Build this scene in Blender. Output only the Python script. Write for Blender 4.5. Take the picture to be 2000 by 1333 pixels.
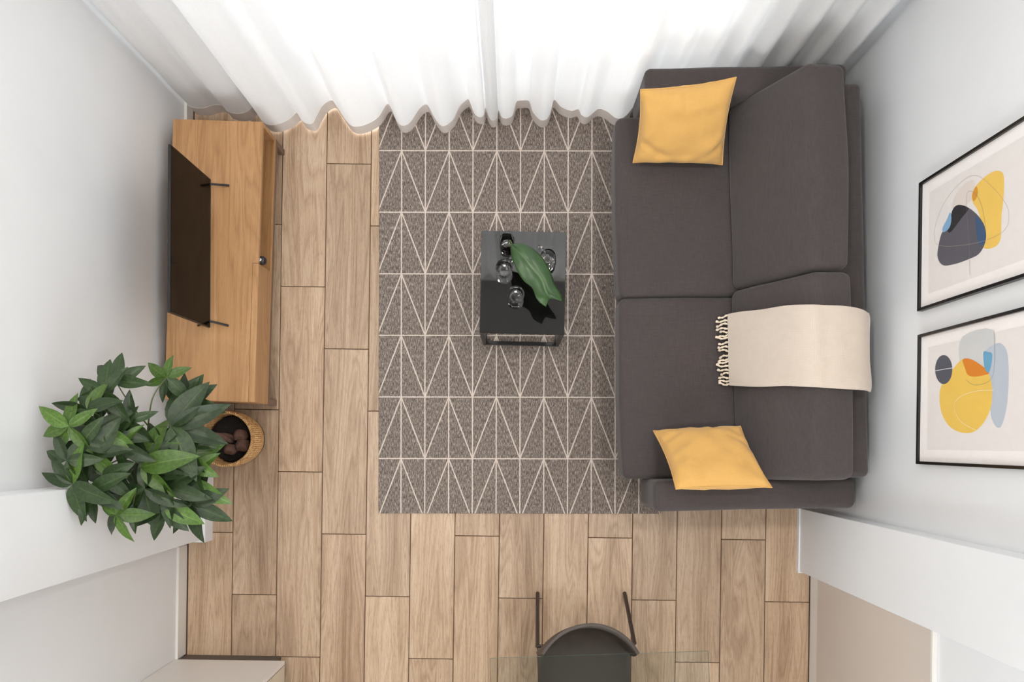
import bpy, bmesh, math, random
from mathutils import Vector, Matrix, noise
random.seed(7)
S = bpy.context.scene
COL = S.collection
for o in list(bpy.data.objects): bpy.data.objects.remove(o)

# ---------------------------------------------------------------- camera, world, exposure
H, F = 4.0, 1440.0                       # camera height (m), focal length in px of a 2000 px wide frame
NX, NY = 1000.0, 866.0                   # pixel straight below the camera (lens shifted upwards)
TH = -0.0138                             # the room is turned this much against the picture axes
cam = bpy.data.cameras.new('camera'); co = bpy.data.objects.new('camera', cam); COL.objects.link(co)
co.location = (0, 0, H); co.rotation_euler = (0, 0, 0)
cam.sensor_width = 36; cam.lens = F/2000*36
cam.shift_y = (NY-666.5)/2000; cam.shift_x = -(NX-1000)/2000
cam.clip_start = .02
S.camera = co
W = bpy.data.worlds.new('sky'); S.world = W; W.use_nodes = True
bg = W.node_tree.nodes['Background']; bg.inputs[0].default_value = (.96, .983, 1, 1); bg.inputs[1].default_value = 6.4
S.view_settings.view_transform = 'Standard'; S.view_settings.look = 'None'
S.view_settings.gamma = 1; S.view_settings.use_curve_mapping = False
S.view_settings.exposure = -0.03
# portal that guides sampling of the daylight through the tall window (it emits nothing itself)
pl = bpy.data.lights.new('window_portal', 'AREA'); pl.shape = 'RECTANGLE'; pl.size = 2.35; pl.size_y = 4.7
pl.cycles.is_portal = True
po = bpy.data.objects.new('window_portal', pl); COL.objects.link(po)
po.location = (-.12, 2.16, 2.4); po.rotation_euler = (math.radians(-90), 0, 0)

pl2 = bpy.data.lights.new('fill_window_portal', 'AREA'); pl2.shape = 'RECTANGLE'; pl2.size = 2.4; pl2.size_y = 2.7  # portal for the added fill window behind the camera
pl2.cycles.is_portal = True
po2 = bpy.data.objects.new('fill_window_portal', pl2); COL.objects.link(po2)
po2.location = (0, -3.78, 2.35); po2.rotation_euler = (math.radians(90), 0, 0)

# ---------------------------------------------------------------- helpers
def P(x, y, z=0.0):
    s = F/(H-z)
    return Vector(((x-NX)/s, (NY-y)/s, z))
CT, ST = math.cos(TH), math.sin(TH)
def room(u, v, z=0.0): return Vector((u*CT - v*ST, u*ST + v*CT, z))
def uv_of(p): return (p.x*CT + p.y*ST, -p.x*ST + p.y*CT)

def srgb(r, g, b):
    f = lambda c: (c/255/12.92) if c/255 <= .04045 else ((c/255+.055)/1.055)**2.4
    return (f(r), f(g), f(b), 1)

def mesh(name, verts, faces, smooth=False):
    me = bpy.data.meshes.new(name); me.from_pydata([tuple(v) for v in verts], [], faces); me.update()
    if smooth:
        for p in me.polygons: p.use_smooth = True
        me.set_sharp_from_angle(angle=math.radians(50))
    return me

def obj(name, me, mat=None, parent=None, world=False, loc=None, rot=None):
    """one mesh object; world=True: vertices are world coordinates, moved into the parent's frame"""
    if isinstance(me, tuple): me = mesh(name, *me)
    o = bpy.data.objects.new(name, me); COL.objects.link(o)
    if mat is not None and not me.materials: me.materials.append(mat)
    if parent is not None:
        o.parent = parent
        if world:
            m = Matrix.Identity(4); q = parent
            while q is not None:
                m = q.matrix_basis @ m; q = q.parent
            me.transform(m.inverted())
    if loc is not None: o.location = loc
    if rot is not None: o.rotation_euler = rot
    return o

def thing(name, label, cat, loc=(0, 0, 0), rz=0, group=None):
    o = bpy.data.objects.new(name, None); COL.objects.link(o); o.empty_display_size = .1
    o.location = loc; o.rotation_euler = (0, 0, rz)
    o['label'] = label; o['category'] = cat
    if group: o['group'] = group
    return o
def tag(o, label, cat, group=None):
    o['label'] = label; o['category'] = cat
    if group: o['group'] = group
    return o
def struct(o): o['kind'] = 'structure'; return o

def box(x0, x1, y0, y1, z0, z1):
    v = [(x, y, z) for z in (z0, z1) for y in (y0, y1) for x in (x0, x1)]
    f = [(0, 2, 3, 1), (4, 5, 7, 6), (0, 1, 5, 4), (2, 6, 7, 3), (0, 4, 6, 2), (1, 3, 7, 5)]
    return v, f
def bev(vf, w=.003, seg=2):
    bm = bmesh.new(); vs = [bm.verts.new(v) for v in vf[0]]
    for f in vf[1]: bm.faces.new([vs[i] for i in f])
    bmesh.ops.recalc_face_normals(bm, faces=bm.faces)
    bmesh.ops.bevel(bm, geom=list(bm.edges), offset=w, segments=seg, affect='EDGES', profile=.5)
    me = bpy.data.meshes.new('m'); bm.to_mesh(me); bm.free(); return me
def bbox(x0, x1, y0, y1, z0, z1, w=.003, seg=2): return bev(box(x0, x1, y0, y1, z0, z1), w, seg)
def join(*parts):
    V, Fc = [], []
    for v, f in parts:
        n = len(V); V += list(v); Fc += [tuple(i+n for i in q) for q in f]
    return V, Fc

def rbox(hx, hy, hz, r, nm=10, nc=4, fn=None):
    """closed box with round edges of radius r, dense enough to be shaped by fn(p)->p"""
    def samp(h):
        a = [-h + r*i/nc for i in range(nc)]
        m = [-h+r + (2*h-2*r)*i/nm for i in range(nm+1)]
        return a + m + [-x for x in reversed(a)]
    sx, sy, sz = samp(hx), samp(hy), samp(hz)
    idx, V, Fc = {}, [], []
    def vert(x, y, z):
        k = (round(x, 6), round(y, 6), round(z, 6))
        if k in idx: return idx[k]
        c = Vector((max(-hx+r, min(hx-r, x)), max(-hy+r, min(hy-r, y)), max(-hz+r, min(hz-r, z))))
        d = Vector((x, y, z)) - c
        p = c + d.normalized()*r if d.length > 1e-9 else c
        if fn: p = fn(p)
        idx[k] = len(V); V.append(p); return idx[k]
    def face(A, B, mk, flip):
        for i in range(len(A)-1):
            for j in range(len(B)-1):
                q = [vert(*mk(A[i], B[j])), vert(*mk(A[i+1], B[j])), vert(*mk(A[i+1], B[j+1])), vert(*mk(A[i], B[j+1]))]
                Fc.append(tuple(reversed(q)) if flip else tuple(q))
    face(sx, sy, lambda a, b: (a, b, hz), False); face(sx, sy, lambda a, b: (a, b, -hz), True)
    face(sx, sz, lambda a, b: (a, -hy, b), False); face(sx, sz, lambda a, b: (a, hy, b), True)
    face(sy, sz, lambda a, b: (hx, a, b), False); face(sy, sz, lambda a, b: (-hx, a, b), True)
    return V, Fc, True

def tube(pts, rad, n=10, cap=True, closed=False):
    pts = [Vector(p) for p in pts]; V, Fc = [], []
    m = len(pts); up = None
    for i, p in enumerate(pts):
        if closed: t = pts[(i+1) % m]-pts[i-1]
        else: t = (pts[min(i+1, m-1)]-pts[max(i-1, 0)])
        t.normalize()
        if up is None: up = t.orthogonal().normalized()
        up = (up - t*up.dot(t))
        up = up.normalized() if up.length > 1e-6 else t.orthogonal().normalized()
        b = t.cross(up); r = rad(i/(m-1)) if callable(rad) else rad
        for k in range(n):
            a = 2*math.pi*k/n; V.append(p + (up*math.cos(a)+b*math.sin(a))*r)
    for i in range(m if closed else m-1):
        for k in range(n):
            a, b2 = i*n, ((i+1) % m)*n
            Fc.append((a+k, a+(k+1) % n, b2+(k+1) % n, b2+k))
    if cap and not closed:
        Fc.append(tuple(reversed(range(n)))); Fc.append(tuple(range((m-1)*n, m*n)))
    return V, Fc, True

def lathe(prof, n=32, c=(0, 0, 0), closed=False):
    V, Fc = [], []
    for r, z in prof:
        for k in range(n):
            a = 2*math.pi*k/n; V.append((c[0]+r*math.cos(a), c[1]+r*math.sin(a), c[2]+z))
    m = len(prof)
    for i in range(m if closed else m-1):
        i2 = (i+1) % m
        for k in range(n): Fc.append((i*n+k, i*n+(k+1) % n, i2*n+(k+1) % n, i2*n+k))
    if not closed:
        Fc.append(tuple(reversed(range(n)))); Fc.append(tuple(range((m-1)*n, m*n)))
    return V, Fc, True

def catmull(pts, per=8, closed=True):
    n = len(pts); out = []
    for i in range(n if closed else n-1):
        g = (lambda k: Vector(pts[k % n])) if closed else (lambda k: Vector(pts[max(0, min(n-1, k))]))
        p0, p1, p2, p3 = g(i-1), g(i), g(i+1), g(i+2)
        for j in range(per):
            t = j/per
            out.append(.5*((2*p1)+(p2-p0)*t+(2*p0-5*p1+4*p2-p3)*t*t+(3*p1-p0-3*p2+p3)*t**3))
    if not closed: out.append(Vector(pts[-1]))
    return out

# ---------------------------------------------------------------- materials
class N:
    def __init__(s, name):
        s.m = bpy.data.materials.new(name); s.m.use_nodes = True
        s.t = s.m.node_tree; s.b = s.t.nodes['Principled BSDF']; s.out = s.t.nodes['Material Output']
    def n(s, kind, **kw):
        nd = s.t.nodes.new(kind)
        for k, v in kw.items():
            if k.startswith('i_'):
                key = k[2:]
                nd.inputs[int(key) if key.isdigit() else key.replace('_', ' ')].default_value = v
            else: setattr(nd, k, v)
        return nd
    def l(s, a, b): s.t.links.new(a, b)
    def math(s, op, a, b=None, c=None):
        nd = s.n('ShaderNodeMath', operation=op)
        for i, q in enumerate((a, b, c)):
            if q is None: continue
            if isinstance(q, (int, float)): nd.inputs[i].default_value = q
            else: s.l(q, nd.inputs[i])
        return nd.outputs[0]
    def mix(s, f, a, b, mode='MIX'):
        nd = s.n('ShaderNodeMix', data_type='RGBA', blend_type=mode)
        for i, q in ((0, f), (6, a), (7, b)):
            if isinstance(q, (int, float, tuple)): nd.inputs[i].default_value = q
            else: s.l(q, nd.inputs[i])
        return nd.outputs[2]
    def ramp(s, f, *stops):
        nd = s.n('ShaderNodeValToRGB'); e = nd.color_ramp.elements
        while len(e) < len(stops): e.new(.5)
        for k, (p, c) in enumerate(stops): e[k].position = p; e[k].color = c
        s.l(f, nd.inputs[0]); return nd.outputs[0]
    def coords(s, scale=(1, 1, 1), rnd=False, kind='Object'):
        tc = s.n('ShaderNodeTexCoord'); mp = s.n('ShaderNodeMapping'); mp.inputs['Scale'].default_value = scale
        s.l(tc.outputs[kind], mp.inputs[0])
        if rnd:
            oi = s.n('ShaderNodeObjectInfo'); cb = s.n('ShaderNodeCombineXYZ')
            r = s.math('MULTIPLY', oi.outputs['Random'], 37.0)
            for k in range(3): s.l(r, cb.inputs[k])
            s.l(cb.outputs[0], mp.inputs['Location'])
        return mp.outputs[0]
    def noise(s, vec, scale, detail=4, rough=.55, dist=0):
        nd = s.n('ShaderNodeTexNoise'); nd.inputs['Scale'].default_value = scale
        nd.inputs['Detail'].default_value = detail; nd.inputs['Roughness'].default_value = rough
        nd.inputs['Distortion'].default_value = dist
        s.l(vec, nd.inputs['Vector']); return nd.outputs[0]
    def bump(s, h, strength=.3, dist=.002):
        nd = s.n('ShaderNodeBump'); nd.inputs['Strength'].default_value = strength; nd.inputs['Distance'].default_value = dist
        s.l(h, nd.inputs['Height']); s.l(nd.outputs[0], s.b.inputs['Normal'])
    def set(s, **kw):
        for k, v in kw.items(): s.b.inputs[k.replace('_', ' ')].default_value = v
        return s

def plain(name, c, rough=.5, metal=0, noise_amt=.04, nscale=30, bump=0, **kw):
    q = N(name); q.set(Roughness=rough, Metallic=metal, **kw)
    v = q.coords(); f = q.noise(v, nscale)
    d = tuple(max(0, x*(1-noise_amt*2)) for x in c[:3])+(1,); e = tuple(min(1, x*(1+noise_amt*2)) for x in c[:3])+(1,)
    q.l(q.ramp(f, (.25, d), (.75, e)), q.b.inputs['Base Color'])
    if bump: q.bump(f, bump, .001)
    return q.m

def wood(name, c0, c1, c2, axis=1, gs=1.0, rough=.45, rnd=False, tone=.12, pores=.5):
    """grain runs along the given axis"""
    q = N(name); q.set(Roughness=rough)
    sc = [13*gs]*3; sc[axis] = 1.1*gs
    v = q.coords(tuple(sc), rnd)
    big = q.noise(v, .6, 2, .5, .6)
    sc2 = [210*gs]*3; sc2[axis] = 4.2*gs
    fine = q.noise(q.coords(tuple(sc2), rnd), 1.0, 4, .65)
    sc3 = [420*gs]*3; sc3[axis] = 26*gs
    pore = q.noise(q.coords(tuple(sc3), rnd), 1.0, 2, .6)
    # growth rings: contour lines of the broad noise
    wv = q.math('FRACT', q.math('ADD', q.math('MULTIPLY', big, 15.0), q.math('MULTIPLY', fine, .5)))
    ring = q.math('POWER', q.math('ABSOLUTE', q.math('SUBTRACT', wv, .5)), .6)
    f = q.math('ADD', q.math('MULTIPLY', big, .42), q.math('ADD', q.math('MULTIPLY', fine, .34), q.math('MULTIPLY', ring, .20)))
    col = q.ramp(f, (.28, c0), (.5, c1), (.75, c2))
    por = q.ramp(pore, (.34, (.62, .57, .53, 1)), (.46, (1, 1, 1, 1)))
    col = q.mix(pores, col, por, 'MULTIPLY')
    if rnd:
        oi = q.n('ShaderNodeObjectInfo')
        br = q.math('ADD', q.math('MULTIPLY', oi.outputs['Random'], 2*tone), 1-tone)
        hs = q.n('ShaderNodeHueSaturation'); q.l(br, hs.inputs['Value']); q.l(col, hs.inputs['Color']); col = hs.outputs[0]
    q.l(col, q.b.inputs['Base Color'])
    q.bump(q.math('ADD', fine, q.math('MULTIPLY', ring, .4)), .12, .001)
    return q.m

def fabric(name, c, dark=.8, light=1.15, sx=260, sy=900, rough=.95, bump=.35, sheen=.15, cloud=.06):
    q = N(name); q.set(Roughness=rough); q.b.inputs['Sheen Weight'].default_value = sheen
    a = q.noise(q.coords((sx*.2, sy, sx)), 1.0, 2, .6); b = q.noise(q.coords((sy, sx*.2, sy*.3)), 1.0, 2, .6)
    f = q.math('MULTIPLY', q.math('ADD', a, b), .5)
    g = q.noise(q.coords(), 5.0, 3)
    k = lambda m: tuple(min(1, x*m) for x in c[:3])+(1,)
    col = q.ramp(f, (.3, k(dark)), (.7, k(light)))
    col = q.mix(1.0, col, q.ramp(g, (.3, (1-cloud,)*3+(1,)), (.7, (1, 1, 1, 1))), 'MULTIPLY')
    q.l(col, q.b.inputs['Base Color']); q.bump(f, bump, .0015)
    return q.m

def paint(name, c, rough=.6):
    q = N(name); q.set(Roughness=rough)
    v = q.coords(); f = q.noise(v, 2.5, 3)
    k = lambda m: tuple(min(1, x*m) for x in c[:3])+(1,)
    q.l(q.ramp(f, (.3, k(.975)), (.7, k(1.015))), q.b.inputs['Base Color'])
    q.bump(q.noise(v, 220, 2), .04, .001)
    return q.m

def clear_sheet(name, tint=(1, 1, 1, 1), ior=1.45, rough=.02):
    """flat pane: lets light straight through, mirrors by Fresnel"""
    q = N(name); q.t.nodes.remove(q.b)
    tr = q.n('ShaderNodeBsdfTransparent'); tr.inputs[0].default_value = tint
    gl = q.n('ShaderNodeBsdfGlossy'); gl.inputs['Roughness'].default_value = rough
    fr = q.n('ShaderNodeFresnel'); fr.inputs[0].default_value = ior
    nz = q.noise(q.coords(), 3.0); bp = q.n('ShaderNodeBump'); bp.inputs['Strength'].default_value = .01
    q.l(nz, bp.inputs['Height']); q.l(bp.outputs[0], gl.inputs['Normal'])
    mx = q.n('ShaderNodeMixShader'); q.l(fr.outputs[0], mx.inputs[0]); q.l(tr.outputs[0], mx.inputs[1]); q.l(gl.outputs[0], mx.inputs[2])
    q.l(mx.outputs[0], q.out.inputs[0]); return q.m

def sheer(name, through, transl, c):
    q = N(name); q.t.nodes.remove(q.b)
    tr = q.n('ShaderNodeBsdfTransparent'); tl = q.n('ShaderNodeBsdfTranslucent'); df = q.n('ShaderNodeBsdfDiffuse')
    wv = q.noise(q.coords((400, 400, 60)), 1.0, 2)
    col = q.ramp(wv, (.3, tuple(x*.96 for x in c[:3])+(1,)), (.7, c))
    q.l(col, tl.inputs[0]); q.l(col, df.inputs[0])
    m1 = q.n('ShaderNodeMixShader'); m1.inputs[0].default_value = transl; q.l(df.outputs[0], m1.inputs[1]); q.l(tl.outputs[0], m1.inputs[2])
    m2 = q.n('ShaderNodeMixShader'); m2.inputs[0].default_value = through; q.l(m1.outputs[0], m2.inputs[1]); q.l(tr.outputs[0], m2.inputs[2])
    q.l(m2.outputs[0], q.out.inputs[0]); return q.m

def real_glass(name, tint=(1, 1, 1, 1), ior=1.45):
    q = N(name); q.set(Roughness=.0, IOR=ior); q.b.inputs['Transmission Weight'].default_value = 1
    f = q.noise(q.coords(), 8.0)
    k = tuple(x*.985 for x in tint[:3])+(1,)
    q.l(q.ramp(f, (.3, k), (.7, tint)), q.b.inputs['Base Color']); return q.m

M = {}
M['wall'] = paint('white_wall_paint', srgb(234, 236, 238))
M['wains'] = paint('beige_wall_paint', srgb(214, 203, 192))
M['trim'] = paint('white_trim_paint', srgb(232, 229, 224), .4)
M['ceil'] = paint('ceiling_paint', srgb(158, 157, 156))
M['plank'] = wood('oak_look_tile', srgb(146, 117, 92), srgb(190, 163, 136), srgb(222, 201, 178), 1, 1.0, .38, True, .10, .6)
M['grout'] = plain('brown_grout', srgb(88, 66, 50), .9)
M['oak'] = wood('honey_oak_veneer', srgb(148, 106, 66), srgb(182, 138, 93), srgb(204, 162, 116), 1, .8, .4, False, 0, .3)
M['oakd'] = wood('dark_oak_base', srgb(92, 72, 58), srgb(112, 90, 74), srgb(128, 105, 88), 1, 1, .5)
M['sofa'] = fabric('charcoal_grey_weave', srgb(69, 62, 61), .80, 1.22, 110, 330, .95, .3, .15, .08)
M['sofad'] = fabric('dark_sofa_underside', srgb(52, 48, 48))
M['must'] = fabric('mustard_linen', srgb(212, 165, 92), .92, 1.06, 300, 700, .9, .25, .2, .05)
M['black'] = plain('black_metal', srgb(24, 22, 22), .35, 0, .1)
M['gloss'] = plain('black_gloss_top', srgb(14, 13, 13), .03, 0, .05, IOR=1.8)
M['screen'] = plain('tv_screen_glass', srgb(8, 7, 7), .10, 0, .05, IOR=1.19)
M['bezel'] = plain('tv_black_plastic', srgb(20, 20, 22), .4, 0, .05)
M['glass'] = real_glass('clear_glass')
M['water'] = real_glass('water', (1, 1, 1, 1), 1.33)
M['pane'] = clear_sheet('window_glass')
M['ptop'] = clear_sheet('green_tinted_table_glass', (.925, .95, .935, 1), 1.4)
M['pedge'] = plain('green_glass_edge', srgb(120, 140, 128), .1)
M['pglass'] = clear_sheet('picture_glass', (1, 1, 1, 1), 1.35, .05)
M['curtain'] = sheer('white_sheer_voile', .02, .15, (.84, .84, .84, 1))
M['hem'] = sheer('double_folded_hem', .03, .10, (.80, .74, .70, 1))
M['frame_grey'] = plain('window_frame_grey', srgb(120, 120, 122), .4)
M['shell'] = plain('taupe_shell', srgb(70, 61, 55), .55, 0, .03, 20)
M['chairleg'] = plain('dark_bronze_metal', srgb(72, 60, 54), .4, .3, .05)
M['lam'] = paint('white_laminate', srgb(233, 228, 222), .35)
M['door'] = paint('cream_laminate', srgb(214, 202, 180), .4)
M['gap'] = plain('dark_gap', srgb(96, 84, 74), .7)
M['steel'] = plain('brushed_steel', srgb(190, 190, 190), .25, 1, .05)
M['soil'] = plain('dark_soil_and_shade', srgb(30, 24, 22), .95, 0, .3, 60, .6)
M['trunk'] = plain('brown_bark', srgb(98, 70, 58), .9, 0, .25, 40, .6)
M['stem'] = plain('green_stem', srgb(84, 96, 50), .6, 0, .1)
M['slab'] = plain('bounce_slab_grey', srgb(170, 168, 165), .9)

# ---------------------------------------------------------------- room shell (room axes u,v turned by TH)
UL, UR, VW, VB, ZC = -1.767, 1.6425, 1.925, -3.6, 5.3
def rs(name, vf, mat, parent=None):
    me = bev(vf, .0015, 1) if isinstance(vf, tuple) and len(vf) == 2 else vf
    o = obj(name, me, mat, parent)
    if parent is None: o.rotation_euler = (0, 0, TH); struct(o)
    return o
floor = rs('floor', box(UL-.2, UR+.2, VB-.2, VW+.25, -.12, -.004), M['grout'])
rs('wall_left', box(UL-.2, UL, VB-.2, VW+.25, -.12, ZC), M['wall'])
rs('wall_right', box(UR, UR+.2, VB-.2, VW+.25, -.12, ZC), M['wall'])
BU, BZ0, BZ1 = 1.2, 1.0, 3.7  # opening for the added fill window
struct(obj('wall_back', join(box(UL, -BU, VB-.2, VB, -.12, ZC), box(BU, UR, VB-.2, VB, -.12, ZC), box(-BU, BU, VB-.2, VB, -.12, BZ0), box(-BU, BU, VB-.2, VB, BZ1, ZC)), M['wall'], rot=(0, 0, TH)))
rs('ceiling', box(UL-.2, UR+.2, VB-.2, VW+.25, ZC, ZC+.2), M['ceil'])
WU0, WU1, WZ1 = -1.27, 1.08, 4.75
V_, F_ = join(box(UL, WU0, VW, VW+.25, -.12, ZC), box(WU1, UR, VW, VW+.25, -.12, ZC), box(WU0, WU1, VW, VW+.25, WZ1, ZC), box(WU0, WU1, VW, VW+.25, -.12, .0))
struct(obj('wall_window', (V_, F_), M['wall'], rot=(0, 0, TH)))
# planks: each tile its own object, child of the floor
PW, PL, G = .241, 1.0056, .0042
full = bbox(-PW/2+G/2, PW/2-G/2, -PL/2+G/2, PL/2-G/2, -.012, .0, .0016, 1)
for n in range(-5, 11):
    u0 = max(-.785 + PW*n, UL); u1 = min(-.785 + PW*(n+1), UR)
    if u1-u0 < .02: continue
    vj = -.507 - PL/3*((n+1) % 3)
    for m in range(-5, 5):
        v0, v1 = max(vj + m*PL, VB), min(vj + (m+1)*PL, VW)
        if v1-v0 < .03 : continue
        if u1-u0 > PW-.001 and v1-v0 > PL-.001: me = full
        else:
            a, b = (u1-u0)/2, (v1-v0)/2
            me = bbox(-a+G/2, a-G/2, -b+G/2, b-G/2, -.012, 0, .0016, 1)
        o = obj('plank', me, M['plank'], floor); o.location = ((u0+u1)/2, (v0+v1)/2, 0)
# columns with their skirting
def column(name, ui, uw, v0, v1, s, t=.016, hs=.1):
    x0, x1 = sorted((ui, uw)); o = rs(name, box(x0, x1, v0, v1, 0, ZC), M['wall'])
    a, b = sorted((ui-s*t, ui))
    V, Fc = join(box(a, b, v0, v1+t*0, 0, hs), box(min(a, x0), max(b, x1), v0-t, v0, 0, hs), box(min(a, x0), max(b, x1), v1, v1+t, 0, hs))
    obj('skirting', mesh('skirting', V, Fc), M['wall'], o)
    return o
# inner faces measured at X=-1.628 / +1.552
column('wall_pillar_left', -1.628-.005, UL, -.555+.022, -.213+.02, -1)
column('wall_pillar_right', 1.552+.0065, UR, -.65-.021, -.312-.02, 1, .008, .03)
rs('baseboard_left', box(UL, UL+.014, -1.17, -.575, 0, .1), M['trim'])
rs('baseboard_left_front', box(UL, UL+.014, -.17, VW, 0, .08), M['trim'])
rs('baseboard_right', box(UR-.014, UR, VB, -.70, 0, .1), M['trim'])
rs('baseboard_right_front', box(UR-.014, UR, -.30, VW, 0, .08), M['trim'])
rs('trim_1', box(UR-.016, UR, VB, -.675, .1, 1.16), M['wains'])
rs('trim_2', box(UR-.020, UR, VB, -.675, 1.16, 1.175), M['trim'])
# window: frame, mullions and panes
win = rs('window_1', join(box(WU0, WU0+.06, VW+.08, VW+.15, 0, WZ1), box(WU1-.06, WU1, VW+.08, VW+.15, 0, WZ1),
         box(WU0, WU1, VW+.08, VW+.15, 0, .08), box(WU0, WU1, VW+.08, VW+.15, WZ1-.08, WZ1)), M['frame_grey'])
ZTR = 3.34                                       # transom: doors below, uncovered clerestory lights above
def mullions(k, z0, z1, w):
    us = [WU0 + (WU1-WU0)*i/k for i in range(k+1)]
    for u in us[1:-1]: obj('mullion', bbox(u-w, u+w, VW+.085, VW+.145, z0, z1), M['frame_grey'], win)
    for a, b in zip(us[:-1], us[1:]):
        a += w; b -= w
        obj('pane', mesh('pane', [(a, VW+.115, z0), (b, VW+.115, z0), (b, VW+.115, z1), (a, VW+.115, z1)], [(0, 1, 2, 3)]), M['pane'], win)
obj('transom', bbox(WU0+.06, WU1-.06, VW+.080, VW+.15, ZTR, ZTR+.08), M['frame_grey'], win)
mullions(3, .08, ZTR, .04); mullions(6, ZTR+.08, WZ1-.08, .035)
win_fill = rs('window_fill', join(box(-BU, -BU+.06, VB-.14, VB-.07, BZ0, BZ1), box(BU-.06, BU, VB-.14, VB-.07, BZ0, BZ1),
          box(-BU, BU, VB-.14, VB-.07, BZ0, BZ0+.07), box(-BU, BU, VB-.14, VB-.07, BZ1-.07, BZ1), box(-.04, .04, VB-.14, VB-.07, BZ0+.07, BZ1-.07)), M['frame_grey'])  # added window, out of view, lets in fill daylight from behind
for a, b in ((-BU+.06, -.04), (.04, BU-.06)):
    obj('pane', mesh('pane', [(a, VB-.105, BZ0+.07), (b, VB-.105, BZ0+.07), (b, VB-.105, BZ1-.07), (a, VB-.105, BZ1-.07)], [(0, 1, 2, 3)]), M['pane'], win_fill)
rs('floor_bounce_slab', box(-4, 4, VW+.25, VW+1.6, -.2, -.02), M['slab'])  # added slab, never in view, bounces daylight up outside the window

# added ceiling fill lights, out of view, that brighten the room
def fill_light(u, v, watt, label):
    p = room(u, v, ZC)
    t = thing('ceiling_fill_light', label, 'lamp', p, 0, 'added ceiling fill lights')
    obj('fill_ring', lathe([(.18, -.014), (.20, -.014), (.20, 0), (.18, 0)], 24, closed=True), M['trim'], t)
    q = N('fill_diffuser'); q.b.inputs['Emission Color'].default_value = (1, .93, .84, 1); q.b.inputs['Emission Strength'].default_value = 6
    q.l(q.ramp(q.noise(q.coords(), 5), (.3, (.9, .9, .9, 1)), (.7, (1, 1, 1, 1))), q.b.inputs['Base Color'])
    obj('fill_diffuser', lathe([(.179, -.006), (.179, -.001)], 24), q.m, t)
    L = bpy.data.lights.new('fill_light', 'AREA'); L.shape = 'DISK'; L.size = .34; L.energy = watt; L.color = (1, .955, .90)
    lo = bpy.data.objects.new('fill_light', L); COL.objects.link(lo); lo.parent = t; lo.location = (0, 0, -.015)
FILLW = 30
for v, wh in ((.95, 'over the seating end by the tall window'), (-.75, 'over the dining end behind the pillars')):
    for u, sd in ((-1.1, 'on the cabinet side'), (1.1, 'on the sofa side')): fill_light(u, v, FILLW, 'added round white ceiling fill light %s %s' % (wh, sd))

# ---------------------------------------------------------------- curtains
seam = [(362,201),(371,208),(395,211),(416,205),(434,206),(444,217),(465,222),(483,217),(495,207),(502,221),(518,241),(539,243),(563,234),(581,220),
 (591,237),(609,241),(619,224),(630,206),(648,196),(660,211),(683,243),(706,246),(736,231),(755,204),(764,211),(779,242),(798,241),(820,211),(835,205),(848,228),
 (864,246),(884,234),(897,208),(911,195),(917,197),(927,221),(937,228),(945,224),(949,206),(958,200),(972,200)]
seam2 = [(949,212),(952,220),(960,234),(970,231),(973,216),(980,228),(990,231),(1001,224),(1008,200),(1020,196),(1034,198),(1041,218),(1056,234),
 (1069,231),(1076,215),(1082,195),(1096,208),(1115,216),(1130,213),(1136,224),(1148,228),(1168,213),(1185,217),(1201,229),(1214,231),(1228,220)]
def curtain(pts, label, tail=None):
    base = [P(x, y, .10) for x, y in pts]
    if tail: base += tail
    for p in base:                                   # keep clear of the side walls
        u, v = uv_of(p); u = max(UL+.03, min(UR-.03, u)); v = min(v, VW-.03); q = room(u, v); p.x, p.y = q.x, q.y
    line = catmull([(p.x, p.y, 0) for p in base], 6, False)
    n = len(line)
    c = line[n//2]
    t = thing('sheer_curtain', label, 'curtain', (c.x, c.y, 0), 0, None)
    top = [Vector((p.x, 1.79 + (p.y-1.76)*.55 - (p.x)*TH*-1*0, 0)) for p in line]
    def at(i, z):
        f = min(1, max(0, (z-.1)/3.5)); p = line[i].lerp(top[i], f)
        w = .010*noise.noise((i*.10, z*1.3, 3.1)) + .004*noise.noise((i*.35, z*5, 7))
        w *= min(1, max(0, z-.05)*2)
        return Vector((p.x, p.y + w, z))
    zs = [.10, .16, .24, .34, .45, .56, .68, .8, .95, 1.1, 1.3, 1.6, 2.0, 2.5, 3.0, 3.5, 4.0, 4.5, 4.8]
    V = [at(i, z) for z in zs for i in range(n)]
    Fc = [(a*n+i, a*n+i+1, (a+1)*n+i+1, (a+1)*n+i) for a in range(len(zs)-1) for i in range(n-1)]
    obj('curtain_fabric', mesh('curtain_fabric', V, Fc, True), M['curtain'], t, True)
    zh = [.012, .04, .07, .10]
    V = [at(i, z) for z in zh for i in range(n)]
    nrm = []
    for i in range(n):
        d = (line[min(n-1, i+1)]-line[max(0, i-1)]); nrm.append(Vector((d.y, -d.x, 0)).normalized()*.0015)
    V = [at(i, z)+nrm[i] for z in zh for i in range(n)] + [at(i, z)-nrm[i] for z in reversed(zh) for i in range(n)]
    m = 2*len(zh)
    Fc = [(a*n+i, a*n+i+1, ((a+1) % m)*n+i+1, ((a+1) % m)*n+i) for a in range(m) for i in range(n-1)]
    h = obj('hem', mesh('hem', V, Fc, True), M['hem'], t, True); h['label'] = 'denser double-folded hem'
    return t
curtain(seam, 'white sheer curtain hanging to the floor behind the television cabinet')
tail = []
for k in range(15):
    x = .66 + k*.065; tail.append(Vector((x, 1.835 + (.032 if k % 2 else -.028), 0)))
tail.append(Vector((1.61, 1.86, 0)))
curtain(seam2, 'white sheer curtain falling over the rug end and behind the sofa arm', tail)
rod = thing('curtain_rail', 'white rail carrying the sheer curtains along the window wall', 'rail', room(0, VW-.13, 4.81), TH)
obj('rail', bbox(UL+.01, UR-.01, -.04, .04, 0, .03), M['trim'], rod)

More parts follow.
